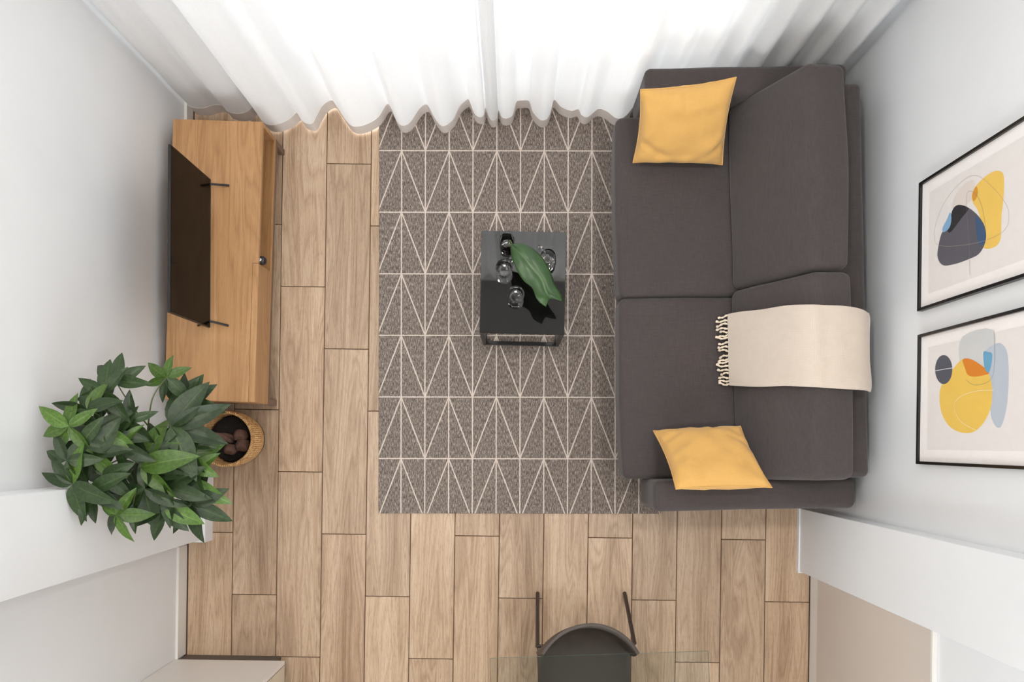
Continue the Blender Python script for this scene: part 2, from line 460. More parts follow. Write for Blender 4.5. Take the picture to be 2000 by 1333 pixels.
# ---------------------------------------------------------------- rug
def rug_mat():
    q = N('heathered_rug'); q.set(Roughness=.95)
    tc = q.n('ShaderNodeTexCoord'); sp = q.n('ShaderNodeSeparateXYZ'); q.l(tc.outputs['Object'], sp.inputs[0])
    wob = q.math('MULTIPLY', q.math('SUBTRACT', q.noise(q.coords((90, 90, 90)), 1.0, 2), .5), .003)
    x = q.math('ADD', sp.outputs[0], wob); y = q.math('ADD', sp.outputs[1], wob)
    PX, PY = .1287, .3335
    cx = q.math('DIVIDE', x, PX); cy = q.math('DIVIDE', y, PY)
    hw = .0037
    dv = q.math('MULTIPLY', q.math('ABSOLUTE', q.math('SUBTRACT', cx, q.math('ROUND', cx))), PX)
    dh = q.math('MULTIPLY', q.math('ABSOLUTE', q.math('SUBTRACT', cy, q.math('ROUND', cy))), PY)
    # zigzag: height within the cell 0..1 from its lower line; apex over even columns
    tri = q.math('PINGPONG', cx, 1.0)                      # 0 on even columns, 1 on odd
    fy = q.math('SUBTRACT', cy, q.math('FLOOR', cy))
    hy = q.math('SUBTRACT', 1.0, q.math('MULTIPLY', tri, 1.0))
    hy = q.math('MULTIPLY', hy, 1.0)
    dz = q.math('MULTIPLY', q.math('ABSOLUTE', q.math('SUBTRACT', fy, hy)), PY*.36)
    d = q.math('MINIMUM', q.math('MINIMUM', dv, dh), dz)
    line = q.ramp(q.math('DIVIDE', d, hw), (.75, (1, 1, 1, 1)), (1.0, (0, 0, 0, 1)))
    n1 = q.noise(q.coords((230, 46, 1)), 1.0, 2, .7); n2 = q.noise(q.coords((420, 160, 1)), 1.0, 2, .6)
    f = q.math('ADD', q.math('MULTIPLY', n1, .7), q.math('MULTIPLY', n2, .3))
    base = q.ramp(f, (.37, srgb(74, 65, 59)), (.5, srgb(119, 108, 100)), (.63, srgb(172, 161, 152)))
    wear = q.noise(q.coords(), 3.0, 3)
    base = q.mix(1.0, base, q.ramp(wear, (.3, (.92, .92, .92, 1)), (.7, (1, 1, 1, 1))), 'MULTIPLY')
    lc = q.ramp(f, (.3, srgb(192, 178, 167)), (.7, srgb(218, 206, 196)))
    q.l(q.mix(line, base, lc), q.b.inputs['Base Color'])
    q.bump(q.math('ADD', f, q.math('MULTIPLY', line, .6)), .4, .002)
    return q.m
RC = P(783.5, 896.2, .006)                        # a crossing of an even column and a row line
rug = tag(obj('area_rug', bbox(P(740, 0).x-RC.x, P(1290, 0).x-RC.x, P(0, 1003).y-RC.y, P(0, 205).y-RC.y, -.006, .004, .003, 2), rug_mat()),
          'heathered grey rug with thin cream triangle line pattern under the coffee table', 'rug')
rug.location = (RC.x, RC.y, .0065); rug.rotation_euler = (0, 0, -.002)

# ---------------------------------------------------------------- sofa
SR = .0205
sofa = thing('sofa', 'charcoal grey two seat fabric sofa standing against the wall with the pictures', 'sofa', (1.05, .72, 0), SR)
def wob(p, amp=.006, sc=3.0, seed=0):
    return p + Vector((noise.noise((p.x*sc, p.y*sc, p.z*sc+seed)), noise.noise((p.x*sc+9, p.y*sc, p.z*sc+seed)), noise.noise((p.x*sc, p.y*sc+5, p.z*sc+seed))))*amp
def cush(name, c, h, r, mat, parent, fn=None, rot=None, nm=10):
    o = obj(name, mesh(name, *rbox(*h, r, nm, 4, fn)), mat, parent); o.location = c
    if rot: o.rotation_euler = rot
    return o
cush('base', (.02, 0, .17), (.43, .90, .11), .02, M['sofa'], sofa)
for sx in (-.33, .40):
    for sy in (-.86, .86):
        o = obj('leg', lathe([(.018, 0), (.026, .07)], 12), M['black'], sofa); o.location = (sx, sy, .011 if sx < 0 else 0)
for s in (1, -1):
    a = cush('arm', (.055, s*.96, .40), (.468, .072, .192), .03, M['sofa'], sofa, lambda p: wob(p, .004, 4, s))
cush('back_frame', (.450, 0, .45), (.082, .885, .26), .03, M['sofa'], sofa)
for k, (y0, y1) in enumerate(((-.888, -.008), (-.004, .876))):
    cy, hy = (y0+y1)/2, (y1-y0)/2
    def fs(p, hy=hy, k=k):
        p = wob(p, .006, 3, k*5)
        if p.z > 0: p.z += .014*(1-(p.x/.33)**2)*(1-(p.y/hy)**2)
        p.x -= .010*(1-(p.y/hy)**2) if p.x < -.2 else 0
        return p
    cush('seat_cushion', (-.205, cy, .352), (.325, hy, .082), .03, M['sofa'], sofa, fs, None, 14)
# back cushions: tilted slabs; front face from (a=-.005,z=.45) up to (.222,.865)
TL = math.atan2(.228, .408)
BH, BT, BS = .236, .086, .42
def back_center():
    fx, fz = (.0 + .222)/2, (.448+.866)/2
    return fx + math.cos(TL)*BT, fz - math.sin(TL)*BT
bcx, bcz = back_center()
for k, (y0, y1) in enumerate(((-.888, .010), (.016, .902))):
    cy, hy = (y0+y1)/2, (y1-y0)/2
    def fb(p, hy=hy, k=k):
        p = wob(p, .008, 2.6, k*7+2)
        if p.x < 0: p.x -= .016*(1-(p.z/BH)**2)*(1-(p.y/hy)**2)
        f = (p.z+BH)/(2*BH); p.z += (p.x+BT)*BS*f*f
        if f > .5: p.z += .010*(1-(p.y/hy)**2)
        return p
    cush('back_cushion', (bcx, cy, bcz), (BT, hy, BH), .036, M['sofa'], sofa, fb, (0, TL, 0), 14)
def sofa_w(a, b, z=0): 
    c, s = math.cos(SR), math.sin(SR); return Vector((1.05+a*c-b*s, .72+a*s+b*c, z))

# ---------------------------------------------------------------- throw blanket over the back cushion
def blanket_mat():
    q = N('cream_waffle_cotton'); q.set(Roughness=.95); q.b.inputs['Sheen Weight'].default_value = .2
    uv = q.n('ShaderNodeTexCoord').outputs['UV']; sp = q.n('ShaderNodeSeparateXYZ'); q.l(uv, sp.inputs[0])
    a = q.math('SINE', q.math('MULTIPLY', sp.outputs[0], 6.2832/.0052)); b = q.math('SINE', q.math('MULTIPLY', sp.outputs[1], 6.2832/.0052))
    g = q.math('MAXIMUM', a, b); nz = q.noise(q.coords((30, 30, 30)), 1.0, 3)
    col = q.ramp(q.math('ADD', q.math('MULTIPLY', g, .35), q.math('MULTIPLY', nz, .4)), (.0, srgb(194, 180, 166)), (.6, srgb(210, 197, 184)))
    q.l(col, q.b.inputs['Base Color']); q.bump(q.math('ADD', g, q.math('MULTIPLY', nz, 1.5)), .2, .0015)
    return q.m
M['throw'] = blanket_mat()
M['tassel'] = fabric('cream_cotton_tassel', srgb(238, 222, 200), .8, 1.05, 400, 400, .95, .4)
ca, sa = math.cos(TL), math.sin(TL)
def bk(lx, lz):                                  # back cushion frame -> sofa frame (a, z)
    return (bcx + lx*ca + lz*sa, bcz - lx*sa + lz*ca)
path = [(-.022, .452+.0), (-.004, .462)]
path = [bk(-BT-.034, -BH+.030), bk(-BT-.036, -.16), bk(-BT-.037, -.05), bk(-BT-.036, .06), bk(-BT-.030, BH-.06), bk(-BT-.008, BH+.006),
        bk(-BT+.04, BH+.036), bk(0, BH+.028+BT*BS), bk(BT-.02, BH+.024+(2*BT-.02)*BS)]
xe, ze = path[-1]
path += [(xe+.045, ze-.022), (xe+.08, ze-.055)]
pc = catmull([(a, 0, z) for a, z in path], 6, False)
arc = [0]
for i in range(1, len(pc)): arc.append(arc[-1]+(pc[i]-pc[i-1]).length)
thr = thing('throw_blanket', 'cream waffle throw blanket with tassels draped over the sofa back cushion', 'blanket', sofa_w(.2, -.28, .6), SR)
WB0, WB1 = -.475, -.128                          # along the sofa
nb = 20; V, Fc, UV = [], [], []
TK = .012
def lay(i, j, off):
    f = j/nb; s = arc[i]/arc[-1]
    sk = .024*(1-s) - .036*s; b0 = sk + .006 + WB0 - .006*math.sin(s*7) - .012*max(0, math.sin(s*6-2.6)); b1 = sk - .002 + WB1 + .008*math.sin(s*3.1) + .002*math.sin(s*17)
    t = (pc[min(i+1, len(pc)-1)]-pc[max(0, i-1)]).normalized(); nr = Vector((-t.z, 0, t.x))
    if nr.z < 0 and i > len(pc)*.6: nr = nr
    edge = min(1, min(f, 1-f)*nb/1.2)
    h = .005 + off*(.35+.65*edge) + .0025*noise.noise((s*6, f*4, 2))
    p = pc[i] + nr*h + Vector((0, b0+(b1-b0)*f, 0))
    if i == len(pc)-1: p += t*.008*math.sin(f*7+1)
    return p
npc = len(pc)
for off in (TK/2, -TK/2):
    for i in range(npc):
        for j in range(nb+1):
            p = lay(i, j, off); q = sofa_w(p.x, p.y, p.z); V.append(q); UV.append((arc[i], (WB1-WB0)*j/nb))
m = nb+1; O = npc*m
for i in range(npc-1):
    for j in range(nb):
        Fc.append((i*m+j, i*m+j+1, (i+1)*m+j+1, (i+1)*m+j)); Fc.append((O+i*m+j, O+(i+1)*m+j, O+(i+1)*m+j+1, O+i*m+j+1))
    Fc.append((i*m, (i+1)*m, O+(i+1)*m, O+i*m)); Fc.append((i*m+nb, O+i*m+nb, O+(i+1)*m+nb, (i+1)*m+nb))
for j in range(nb):
    Fc.append((j, O+j, O+j+1, j+1)); e = (npc-1)*m; Fc.append((e+j, e+j+1, O+e+j+1, O+e+j))
me = mesh('blanket_cloth', V, Fc, True)
ul = me.uv_layers.new(name='UVMap')
for lp in me.loops: ul.data[lp.index].uv = UV[lp.vertex_index]
obj('blanket_cloth', me, M['throw'], thr, True)
random.seed(11)
a0, z0 = pc[0].x, pc[0].z
for k in range(19):
    b = WB0 + .034 + (WB1-WB0-.022)*k/18 + random.uniform(-.004, .004)
    L = random.uniform(.042, .066); dy = random.uniform(-.012, .012)
    pts = []
    for i in range(9):
        t = i/8
        pts.append(sofa_w(a0+.006-L*t, b+dy*t*t+.003*math.sin(t*9+k), max(.468, z0+.004-.04*t) + .003*math.sin(t*11+k)))
    obj('tassel', mesh('tassel', *tube(pts, lambda t: .0055*(1-.35*t)*(1+.28*math.sin(t*22))+.002*(t > .8), 7)), M['tassel'], thr, True)

# ---------------------------------------------------------------- cushions on the sofa
def pillow(name, label, corners, T, seed, sag, creases=()):
    """corners: world positions (p00,p10,p11,p01) of the four tips; T half thickness"""
    A, B, C_, D = [Vector(c) for c in corners]
    ctr = (A+B+C_+D)/4
    nrm = ((B-A).cross(D-A)).normalized()
    n = 30; V, Fc, idx = [], [], {}
    t = thing(name, label, 'cushion', (ctr.x, ctr.y, min(c[2] for c in corners)), 0)
    def pos(i, j, side):
        x, y = i/n*2-1, j/n*2-1
        k = .065
        xx, yy = x*(1-k*(1-y*y)*abs(x)**1.5), y*(1-k*(1-x*x)*abs(y)**1.5)
        u, v = (xx+1)/2, (yy+1)/2
        p = A*(1-u)*(1-v)+B*u*(1-v)+C_*u*v+D*(1-u)*v
        e = max(0, (1-x*x)*(1-y*y)); h = T*e**.42
        e2 = min(1, e*3)
        r2 = (abs(x)**4+abs(y)**4)
        w = .016*noise.noise((x*2.0+seed, y*2.4, side))*e2 + .005*noise.noise((x*5+seed, y*5, side+3))*e2*min(1, r2+.25)
        # creases running in from the corners
        w += .026*math.sin((x-y*sag)*9+seed)*noise.noise((x*1.6+seed*2, y*1.6, 5))*min(1, r2)*e2
        for x0, y0, x1, y1, dp, wd in creases:
            dx_, dy_ = x1-x0, y1-y0; L2 = dx_*dx_+dy_*dy_
            tt = ((x-x0)*dx_+(y-y0)*dy_)/L2; tc = max(0, min(1, tt))
            dd = math.hypot(x-x0-dx_*tc, y-y0-dy_*tc)
            w -= dp*math.exp(-(dd/wd)**2)*(1-.75*tc)*e2
            sd = ((x-x0)*dy_-(y-y0)*dx_)/math.sqrt(L2)
            w += .5*dp*math.exp(-((sd-1.7*wd)/wd)**2)*math.exp(-(max(0, abs(tt-.5)-.5)*3)**2)*(1-.75*tc)*e2
        return p + nrm*(side*h + w) - Vector((0, 0, .012*(1-x*x)*(y > .0)*y*y*e2*0))
    def vid(i, j, side):
        bd = i in (0, n) or j in (0, n)
        key = (i, j, 0 if bd else side)
        if key not in idx: idx[key] = len(V); V.append(pos(i, j, 1 if bd else side))
        return idx[key]
    for side in (1, -1):
        for i in range(n):
            for j in range(n):
                q = (vid(i, j, side), vid(i+1, j, side), vid(i+1, j+1, side), vid(i, j+1, side))
                Fc.append(q if side > 0 else tuple(reversed(q)))
    obj('cover', mesh('cover', V, Fc, True), M['must'], t, True)
    ring = [(i, 0) for i in range(n)]+[(n, j) for j in range(n)]+[(n-i, n) for i in range(n)]+[(0, n-j) for j in range(n)]
    obj('seam', mesh('seam', *tube([pos(i, j, 1) for i, j in ring], .0028, 6, False, True)), M['must'], t, True)
    return t
pillow('throw_cushion', 'mustard yellow cushion leaning on the sofa arm beside the curtain',
       (P(1236, 318, .475), P(1411, 322, .485), P(1438, 151, .78), P(1251, 175, .74)), .080, 1.3, .6, ((-1, -.28, -.25, -.72, .022, .09), (-1, -.50, -.45, -.85, .014, .07), (1, -.35, .45, -.80, .020, .09), (-.05, 1, -.02, .55, .014, .07), (-.5, -.62, .5, -.60, .008, .10)))
pillow('throw_cushion', 'mustard yellow cushion leaning on the sofa arm farther from the curtain',
       (P(1320, 956, .76), P(1508, 953, .76), P(1446, 833, .575), P(1276, 842, .485)), .074, 4.1, -.5, ((-1, .45, -.55, .62, .018, .08), (-1, .0, -.5, .25, .012, .09), (1, .1, .55, .45, .012, .09), (.3, 1, .42, .62, .012, .08), (-.35, -1, -.3, -.5, .010, .08)))

# ---------------------------------------------------------------- coffee table
zt = .445
ct = thing('coffee_table', 'small black coffee table with glossy top and open metal frame', 'table', (P(1021.5, 552.5, zt).x, P(1021.5, 552.5, zt).y, .0105), -.022)
hx, hy, g = .205, .2475, .020
me = bbox(-hx, hx, -hy, hy, zt-.0105-.022, zt-.0105, .002, 2)
obj('table_top', me, M['gloss'], ct)
for sx in (-1, 1):
    for sy in (-1, 1):
        a, b = sorted((sx*hx, sx*(hx-g))); c, d = sorted((sy*hy, sy*(hy-g)))
        obj('leg', bbox(a, b, c, d, 0, zt-.0325, .0015, 1), M['black'], ct)
for sy in (-1, 1):
    c, d = sorted((sy*hy, sy*(hy-g))); obj('floor_rail', bbox(-hx+g, hx-g, c, d, 0, g, .0015, 1), M['black'], ct)
for sx in (-1, 1):
    a, b = sorted((sx*hx, sx*(hx-g))); obj('floor_rail', bbox(a, b, -hy+g, hy-g, 0, g, .0015, 1), M['black'], ct)
ZT = zt + .0005
def tumbler(c, h, r, label, group=None, level=.45):
    t = thing('glass_tumbler', label, 'glass', (c.x, c.y, ZT), 0, group)
    rb = r*.72
    prof = [(.0005, .0), (rb-.003, 0), (rb-.0006, .001), (rb, .004), (r*.9, h*.5), (r, h-.0014), (r-.0006, h-.0003), (r-.0016, h), (r-.0026, h-.0003), (r-.0032, h-.0014), (r*.9-.0034, h*.5), (rb-.005, .016), (rb-.008, .0125), (rb-.013, .012), (.0005, .012)]
    obj('glass_wall', mesh('glass_wall', *lathe(prof, 40)), M['glass'], t)
    return t
tumbler(P(985, 531, ZT), .085, .041, 'empty clear tumbler between the vase and the other tumbler')
tumbler(P(1007, 582, ZT), .085, .041, 'empty clear tumbler standing alone near the middle of the table')
# cylinder vase with the leaf standing in it
vc = P(990.5, 492, ZT)
vase = thing('glass_vase', 'tall clear cylinder vase part filled with water, holding one leaf', 'vase', (vc.x, vc.y, ZT))
vr, vh = .034, .205
obj('glass_wall', mesh('glass_wall', *lathe([(.0005, 0), (vr-.002, 0), (vr, .003), (vr, vh-.001), (vr-.001, vh), (vr-.0022, vh-.001), (vr-.0025, .012), (vr-.006, .009), (.0005, .009)], 40)), M['glass'], vase)
obj('water', mesh('water', *lathe([(.0005, .0095), (vr-.006, .0095), (vr-.0029, .0125), (vr-.0029, .10), (.0005, .10)], 40)), M['water'], vase)
# jug
jc = P(1067.5, 516, ZT)
jug = thing('glass_jug', 'clear glass jug with handle half hidden under the large leaf', 'jug', (jc.x, jc.y, ZT))
prof = [(.0005, 0), (.036, 0), (.040, .004), (.044, .05), (.040, .10), (.034, .135), (.035, .15), (.0335, .151), (.0322, .148), (.0315, .135), (.0372, .10), (.0412, .05), (.037, .010), (.0005, .009)]
obj('glass_wall', mesh('glass_wall', *lathe(prof, 40)), M['glass'], jug)
hd = Vector((-.55, .83, 0)).normalized()
hp = catmull([tuple(hd*r+Vector((0, 0, z))) for r, z in ((.033, .132), (.052, .137), (.066, .118), (.068, .085), (.058, .055), (.0435, .045))], 5, False)
obj('handle', mesh('handle', *tube(hp, .005, 10)), M['glass'], jug)
obj('water', mesh('water', *lathe([(.0005, .0095), (.0365, .0105), (.0408, .05), (.0395, .07), (.0005, .07)], 40)), M['water'], jug)
# the leaf
def leaf_mat(name, c0, c1, cv, axis=0, rnd=True, rough=.38, ribs=120, vein=.03, vb=.05):
    q = N(name); q.set(Roughness=rough); q.b.inputs['Specular IOR Level'].default_value = .45
    uv = q.n('ShaderNodeTexCoord').outputs['UV']; sp = q.n('ShaderNodeSeparateXYZ'); q.l(uv, sp.inputs[0])
    n1 = q.noise(q.coords((1, 1, 1), rnd), 14.0, 3)
    col = q.ramp(n1, (.3, c0), (.7, c1))
    ctr = q.math('ABSOLUTE', q.math('SUBTRACT', sp.outputs[0], .5))
    mid = q.ramp(ctr, (.010, (1, 1, 1, 1)), (.035, (0, 0, 0, 1)))
    veinc = q.math('SINE', q.math('MULTIPLY', q.math('ADD', sp.outputs[1] if axis else sp.outputs[0], q.math('MULTIPLY', ctr, -.9 if axis else 0.0)), ribs))
    col = q.mix(q.math('MULTIPLY', mid, .5), col, cv)
    col = q.mix(q.math('MULTIPLY', q.math('ADD', veinc, 1.0), vein), col, cv)
    if rnd:
        oi = q.n('ShaderNodeObjectInfo'); hs = q.n('ShaderNodeHueSaturation')
        q.l(q.math('ADD', q.math('MULTIPLY', oi.outputs['Random'], .5), .72), hs.inputs['Value']); q.l(col, hs.inputs['Color']); col = hs.outputs[0]
    q.l(col, q.b.inputs['Base Color']); q.bump(veinc, vb, .0006)
    return q.m
M['bigleaf'] = leaf_mat('broad_leaf', srgb(32, 60, 26), srgb(52, 84, 40), srgb(86, 116, 68), 0, False, .3, 190, .035, .08)
lf = thing('cut_leaf', 'long broad green leaf with a notched tip reaching over the table', 'leaf', (vc.x, vc.y, ZT+.012))
stem = catmull([(vc.x-.012, vc.y-.012, ZT+.014), (vc.x-.004, vc.y-.004, ZT+.10), P(996, 470, .665), P(1000, 481, .70)], 6, False)
obj('stalk', mesh('stalk', *tube(stem, .0028, 8)), M['stem'], lf, True)
# blade outline along its length: left edge / right edge in picture pixels with heights
Ledge = [(997,479),(999,500),(1008,525),(1022,548),(1039,563),(1047,582),(1055,592),(1066,600)]
Redge = [(1001,477),(1018,476),(1041,486),(1061,505),(1075,530),(1084,556),(1095,575),(1099,588)]
zc = [.705, .735, .745, .74, .725, .71, .695, .68]
nl, nw = 28, 12
Lc = catmull([tuple(P(x, y, z)) for (x, y), z in zip(Ledge, zc)], 4, False); Rc = catmull([tuple(P(x, y, z)) for (x, y), z in zip(Redge, zc)], 4, False)
V, Fc, UV = [], [], []
for i, (a, b) in enumerate(zip(Lc, Rc)):
    s = i/(len(Lc)-1)
    for j in range(nw+1):
        f = j/nw; p = a.lerp(b, f)
        p.z += .012*math.sin(math.pi*f)**1 * (1-.3*s) - .006*math.exp(-((f-.5)/.08)**2)
        p.z += .004*math.sin(s*14+f*3)*(s > .45)*(s-.45)
        if s > .8:                                # notch between the two tips
            pull = (s-.8)/.2*max(0, 1-abs(f-.45)/.45); p += (Lc[0]-Lc[-1]).normalized()*.030*pull
        V.append(p); UV.append((f, s))
for i in range(len(Lc)-1):
    for j in range(nw):
        Fc.append((i*(nw+1)+j, i*(nw+1)+j+1, (i+1)*(nw+1)+j+1, (i+1)*(nw+1)+j))
me = mesh('leaf_blade', V, Fc, True); ul = me.uv_layers.new(name='UVMap')
for lp in me.loops: ul.data[lp.index].uv = UV[lp.vertex_index]
o = obj('leaf_blade', me, M['bigleaf'], lf, True); sm = o.modifiers.new('thick', 'SOLIDIFY'); sm.thickness = .0008
# fourth glass: low tumbler behind the vase is seen only as the vase's rim; nothing more stands here

# ---------------------------------------------------------------- television cabinet
CR, CZ = -.031, .35
cab = thing('tv_cabinet', 'low honey oak television cabinet with open niche and closed door', 'cabinet', (-1.477, .904, 0), CR)
cx0, cx1, cy0, cy1 = -.222, .222, -.695, .695
zb = .145; bt = .020; YD = -.005                   # YD: where niche ends and door begins
dt = .030
v = [(cx0, cy0, CZ-bt), (cx1-dt, cy0, CZ-bt), (cx1-dt, YD, CZ-bt), (cx1, YD, CZ-bt), (cx1, cy1, CZ-bt), (cx0, cy1, CZ-bt)]
v += [(a, b, CZ) for a, b, c in v]
f = [(5, 4, 3, 2, 1, 0), (6, 7, 8, 9, 10, 11)]+[(i, (i+1) % 6, (i+1) % 6+6, i+6) for i in range(6)]
obj('top_panel', bev((v, f), .0012, 1), M['oak'], cab)
obj('bottom_panel', bbox(cx0, cx1, cy0, cy1, zb, zb+bt, .0012, 1), M['oak'], cab)
for y0 in (cy0, cy1-bt):
    obj('side_panel', bbox(cx0, cx1-(dt if y0 < 0 else 0), y0, y0+bt, zb+bt, CZ-bt, .0012, 1), M['oak'], cab)
obj('divider', bbox(cx0, cx1-dt, YD-bt, YD, zb+bt, CZ-bt, .0012, 1), M['oak'], cab)
obj('back_panel', bbox(cx0, cx0+.008, cy0+bt, cy1-bt, zb+bt, CZ-bt, .0012, 1), M['oak'], cab)
dr = obj('door', bbox(cx1-dt+.001, cx1+.001, cy0, YD-.001, zb+bt+.001, CZ-.0005, .0015, 1), M['oak'], cab)
kn = obj('knob', mesh('knob', *rbox(.021, .021, .021, .017, 4, 4)), M['bezel'], dr); kn.location = (cx1+.006, YD+.0205, CZ-.036); kn['label'] = 'glossy black knob on the door end'
kc = obj('knob_cap', mesh('knob_cap', *lathe([(.0005, 0), (.008, 0), (.008, .003), (.0005, .004)], 20)), M['steel'], dr); kc.location = (cx1+.002, YD+.0205, CZ-.016)
for sy in (cy0+.0, cy1-.03):
    for sx in (cx0+.02, cx1-.03):
        obj('leg', bbox(sx, sx+.03, sy, sy+.03, 0, zb-.025, .001, 1), M['oakd'], cab)
    obj('base_rail', bbox(cx0+.02, cx1, sy, sy+.03, zb-.025, zb, .001, 1), M['oakd'], cab)
obj('base_rail', bbox(cx1-.03, cx1, cy0+.03, cy1-.03, zb-.025, zb, .001, 1), M['oakd'], cab)
obj('base_rail', bbox(cx0+.02, cx0+.05, cy0+.03, cy1-.03, zb-.025, zb, .001, 1), M['oakd'], cab)

# television
tv = thing('television', 'slim black flat television standing on two feet on the oak cabinet', 'television', (-1.476, .925, CZ+.0005), -.004)
tz0, tz1, th2 = .052, .478, .3625
obj('screen_panel', bbox(-.006, .006, -th2, th2, tz0, tz1, .0015, 1), M['bezel'], tv)
obj('screen', bbox(.0055, .0068, -th2+.005, th2-.005, tz0+.010, tz1-.005, .0003, 1), M['screen'], tv)
obj('rear_housing', bbox(-.040, -.006, -.25, .25, tz0+.015, .27, .008, 2), M['bezel'], tv)
for yb, dy in ((.338, .012), (-.330, -.014)):
    a = [(-.075, yb+dy, .004), (-.004, yb, .058), (.075, yb+dy, .004)]
    V1 = tube([a[0], (-.02, yb+dy*.2, .046), a[1]], .0055, 8); V2 = tube([a[1], (.02, yb+dy*.2, .046), a[2]], .0055, 8)
    Vj, Fj = join((V1[0], V1[1]), (V2[0], V2[1])); obj('foot', mesh('foot', Vj, Fj, True), M['bezel'], tv)

# ---------------------------------------------------------------- framed pictures on the right wall
XW = UR
def wallpt(x, y, off):
    """point of the right wall plane (set off into the room) seen at pixel x,y"""
    lo = None
    X = XW - off
    dx, dy = (x-NX)/F, (NY-y)/F
    # ray (dx*t, dy*t, H-t); plane u = X  ->  t*(dx*CT + dy*ST) = X
    t = X/(dx*CT + dy*ST)
    return Vector((dx*t, dy*t, H-t))
def to_vz(x, y, off):
    p = wallpt(x, y, off); u, v = uv_of(p); return v, p.z
def flat(name, pts_px, c, parent, off, close=True, smooth=True, width=None, per=6):
    q = [to_vz(x, y, off) for x, y in pts_px]
    cur = catmull([(a, b, 0) for a, b in q], per, close) if smooth else [Vector((a, b, 0)) for a, b in q]
    if width is None:
        V = [(XW-off, p.x, p.y) for p in cur]; Fc = [tuple(range(len(V)))]
        V2 = [(XW-off+.00008, p.x, p.y) for p in cur]; n = len(V)
        V, Fc = V+V2, Fc+[tuple(range(2*n-1, n-1, -1))]+[(i, (i+1) % n, (i+1) % n+n, i+n) for i in range(n)]
    else:
        V, Fc = [], []
        for i, p in enumerate(cur):
            n = len(cur)
            t = cur[(i+1) % n]-cur[i-1] if close else cur[min(n-1, i+1)]-cur[max(0, i-1)]
            w = Vector((-t.y, t.x, 0)).normalized()*width/2
            V += [(XW-off, (p+w).x, (p+w).y), (XW-off, (p-w).x, (p-w).y)]
        n = len(cur)
        Fc = [(2*i, 2*i+1, 2*((i+1) % n)+1, 2*((i+1) % n)) for i in range(n if close else n-1)]
    bm = bmesh.new(); vs = [bm.verts.new(v) for v in V]
    for fc in Fc:
        try: bm.faces.new([vs[i] for i in fc])
        except ValueError: pass
    bmesh.ops.triangulate(bm, faces=[f for f in bm.faces if len(f.verts) > 4])
    me = bpy.data.meshes.new(name); bm.to_mesh(me); bm.free()
    me.transform(Matrix.Rotation(TH, 4, 'Z'))
    key = 'ink_%d_%d_%d' % c
    if key not in M: M[key] = plain(key, srgb(*c), .7, 0, .015, 12)
    return obj(name, me, M[key], parent, True)
def picture(label, v0, v1, z0, z1, art):
    c = room(XW, (v0+v1)/2, z0)
    t = thing('framed_picture', label, 'picture', c, TH, None)
    w, d = .011, .022; hv = (v1-v0)/2; h = z1-z0
    fr = obj('frame', mesh('frame', *join(box(-d, -.001, -hv, -hv+w, 0, h), box(-d, -.001, hv-w, hv, 0, h), box(-d, -.001, -hv+w, hv-w, 0, w), box(-d, -.001, -hv+w, hv-w, h-w, h))), M['black'], t)
    obj('paper', mesh('paper', *box(-.012, -.002, -hv+w, hv-w, w, h-w)), plain('white_print_paper', srgb(244, 239, 237), .7, 0, .01), t)
    pr = obj('print', mesh('print', *box(-.0125, -.0121, -hv+.058, hv-.058, .062, h-.062)), plain('print_ground', srgb(230, 225, 222), .7, 0, .01), t)
    art(pr)
    return t
def cr(pts, ox, oy, sc): return [(ox+x/sc, oy+y/sc) for x, y in pts]
def art1(pr):
    g = lambda p: cr(p, 1700, 180, 3.03); k = [.0126]
    def s(nm, p, c, **kw): k[0] += .0001; flat(nm, g(p), c, pr, k[0], **kw)
    s('white_shape', [(420,650),(465,680),(472,720),(440,800),(400,800),(385,710)], (228,224,221))
    s('cream_shape', [(600,520),(618,545),(610,620),(560,672),(500,680),(480,690),(500,620),(550,550)], (222,212,205))
    s('yellow_shape', [(735,468),(775,472),(790,510),(788,620),(775,740),(771,860),(745,910),(690,928),(660,900),(655,780),(635,700),(605,650),(602,600),(625,555),(680,500)], (236,196,96))
    s('orange_shape', [(626,558),(636,590),(628,625),(610,645),(602,610)], (214,150,52))
    s('grey_shape', [(520,668),(580,685),(640,735),(678,800),(682,880),(645,955),(580,990),(500,1018),(430,1025),(398,980),(403,910),(425,830),(470,790),(485,700)], (92,90,98))
    s('black_shape', [(520,669),(580,688),(540,745),(478,826),(457,822),(472,775),(483,705)], (42,41,44), per=4)
    s('blue_shape', [(472,712),(479,755),(466,805),(432,830),(427,805),(452,755)], (130,172,208))
    s('dark_blue_shape', [(622,735),(655,765),(680,825),(678,885),(655,912),(632,865),(625,800)], (62,88,122))
    s('ellipse_line', [(620,492),(720,560),(800,660),(820,740),(795,815),(700,872),(560,905),(430,912),(382,885),(385,790),(440,650),(530,540)], (172,158,148), width=.0010)
    s('stem_line', [(588,1085),(587,980),(580,840),(568,660),(578,592),(620,600),(660,680),(682,800)], (140,124,116), width=.0010, close=False)
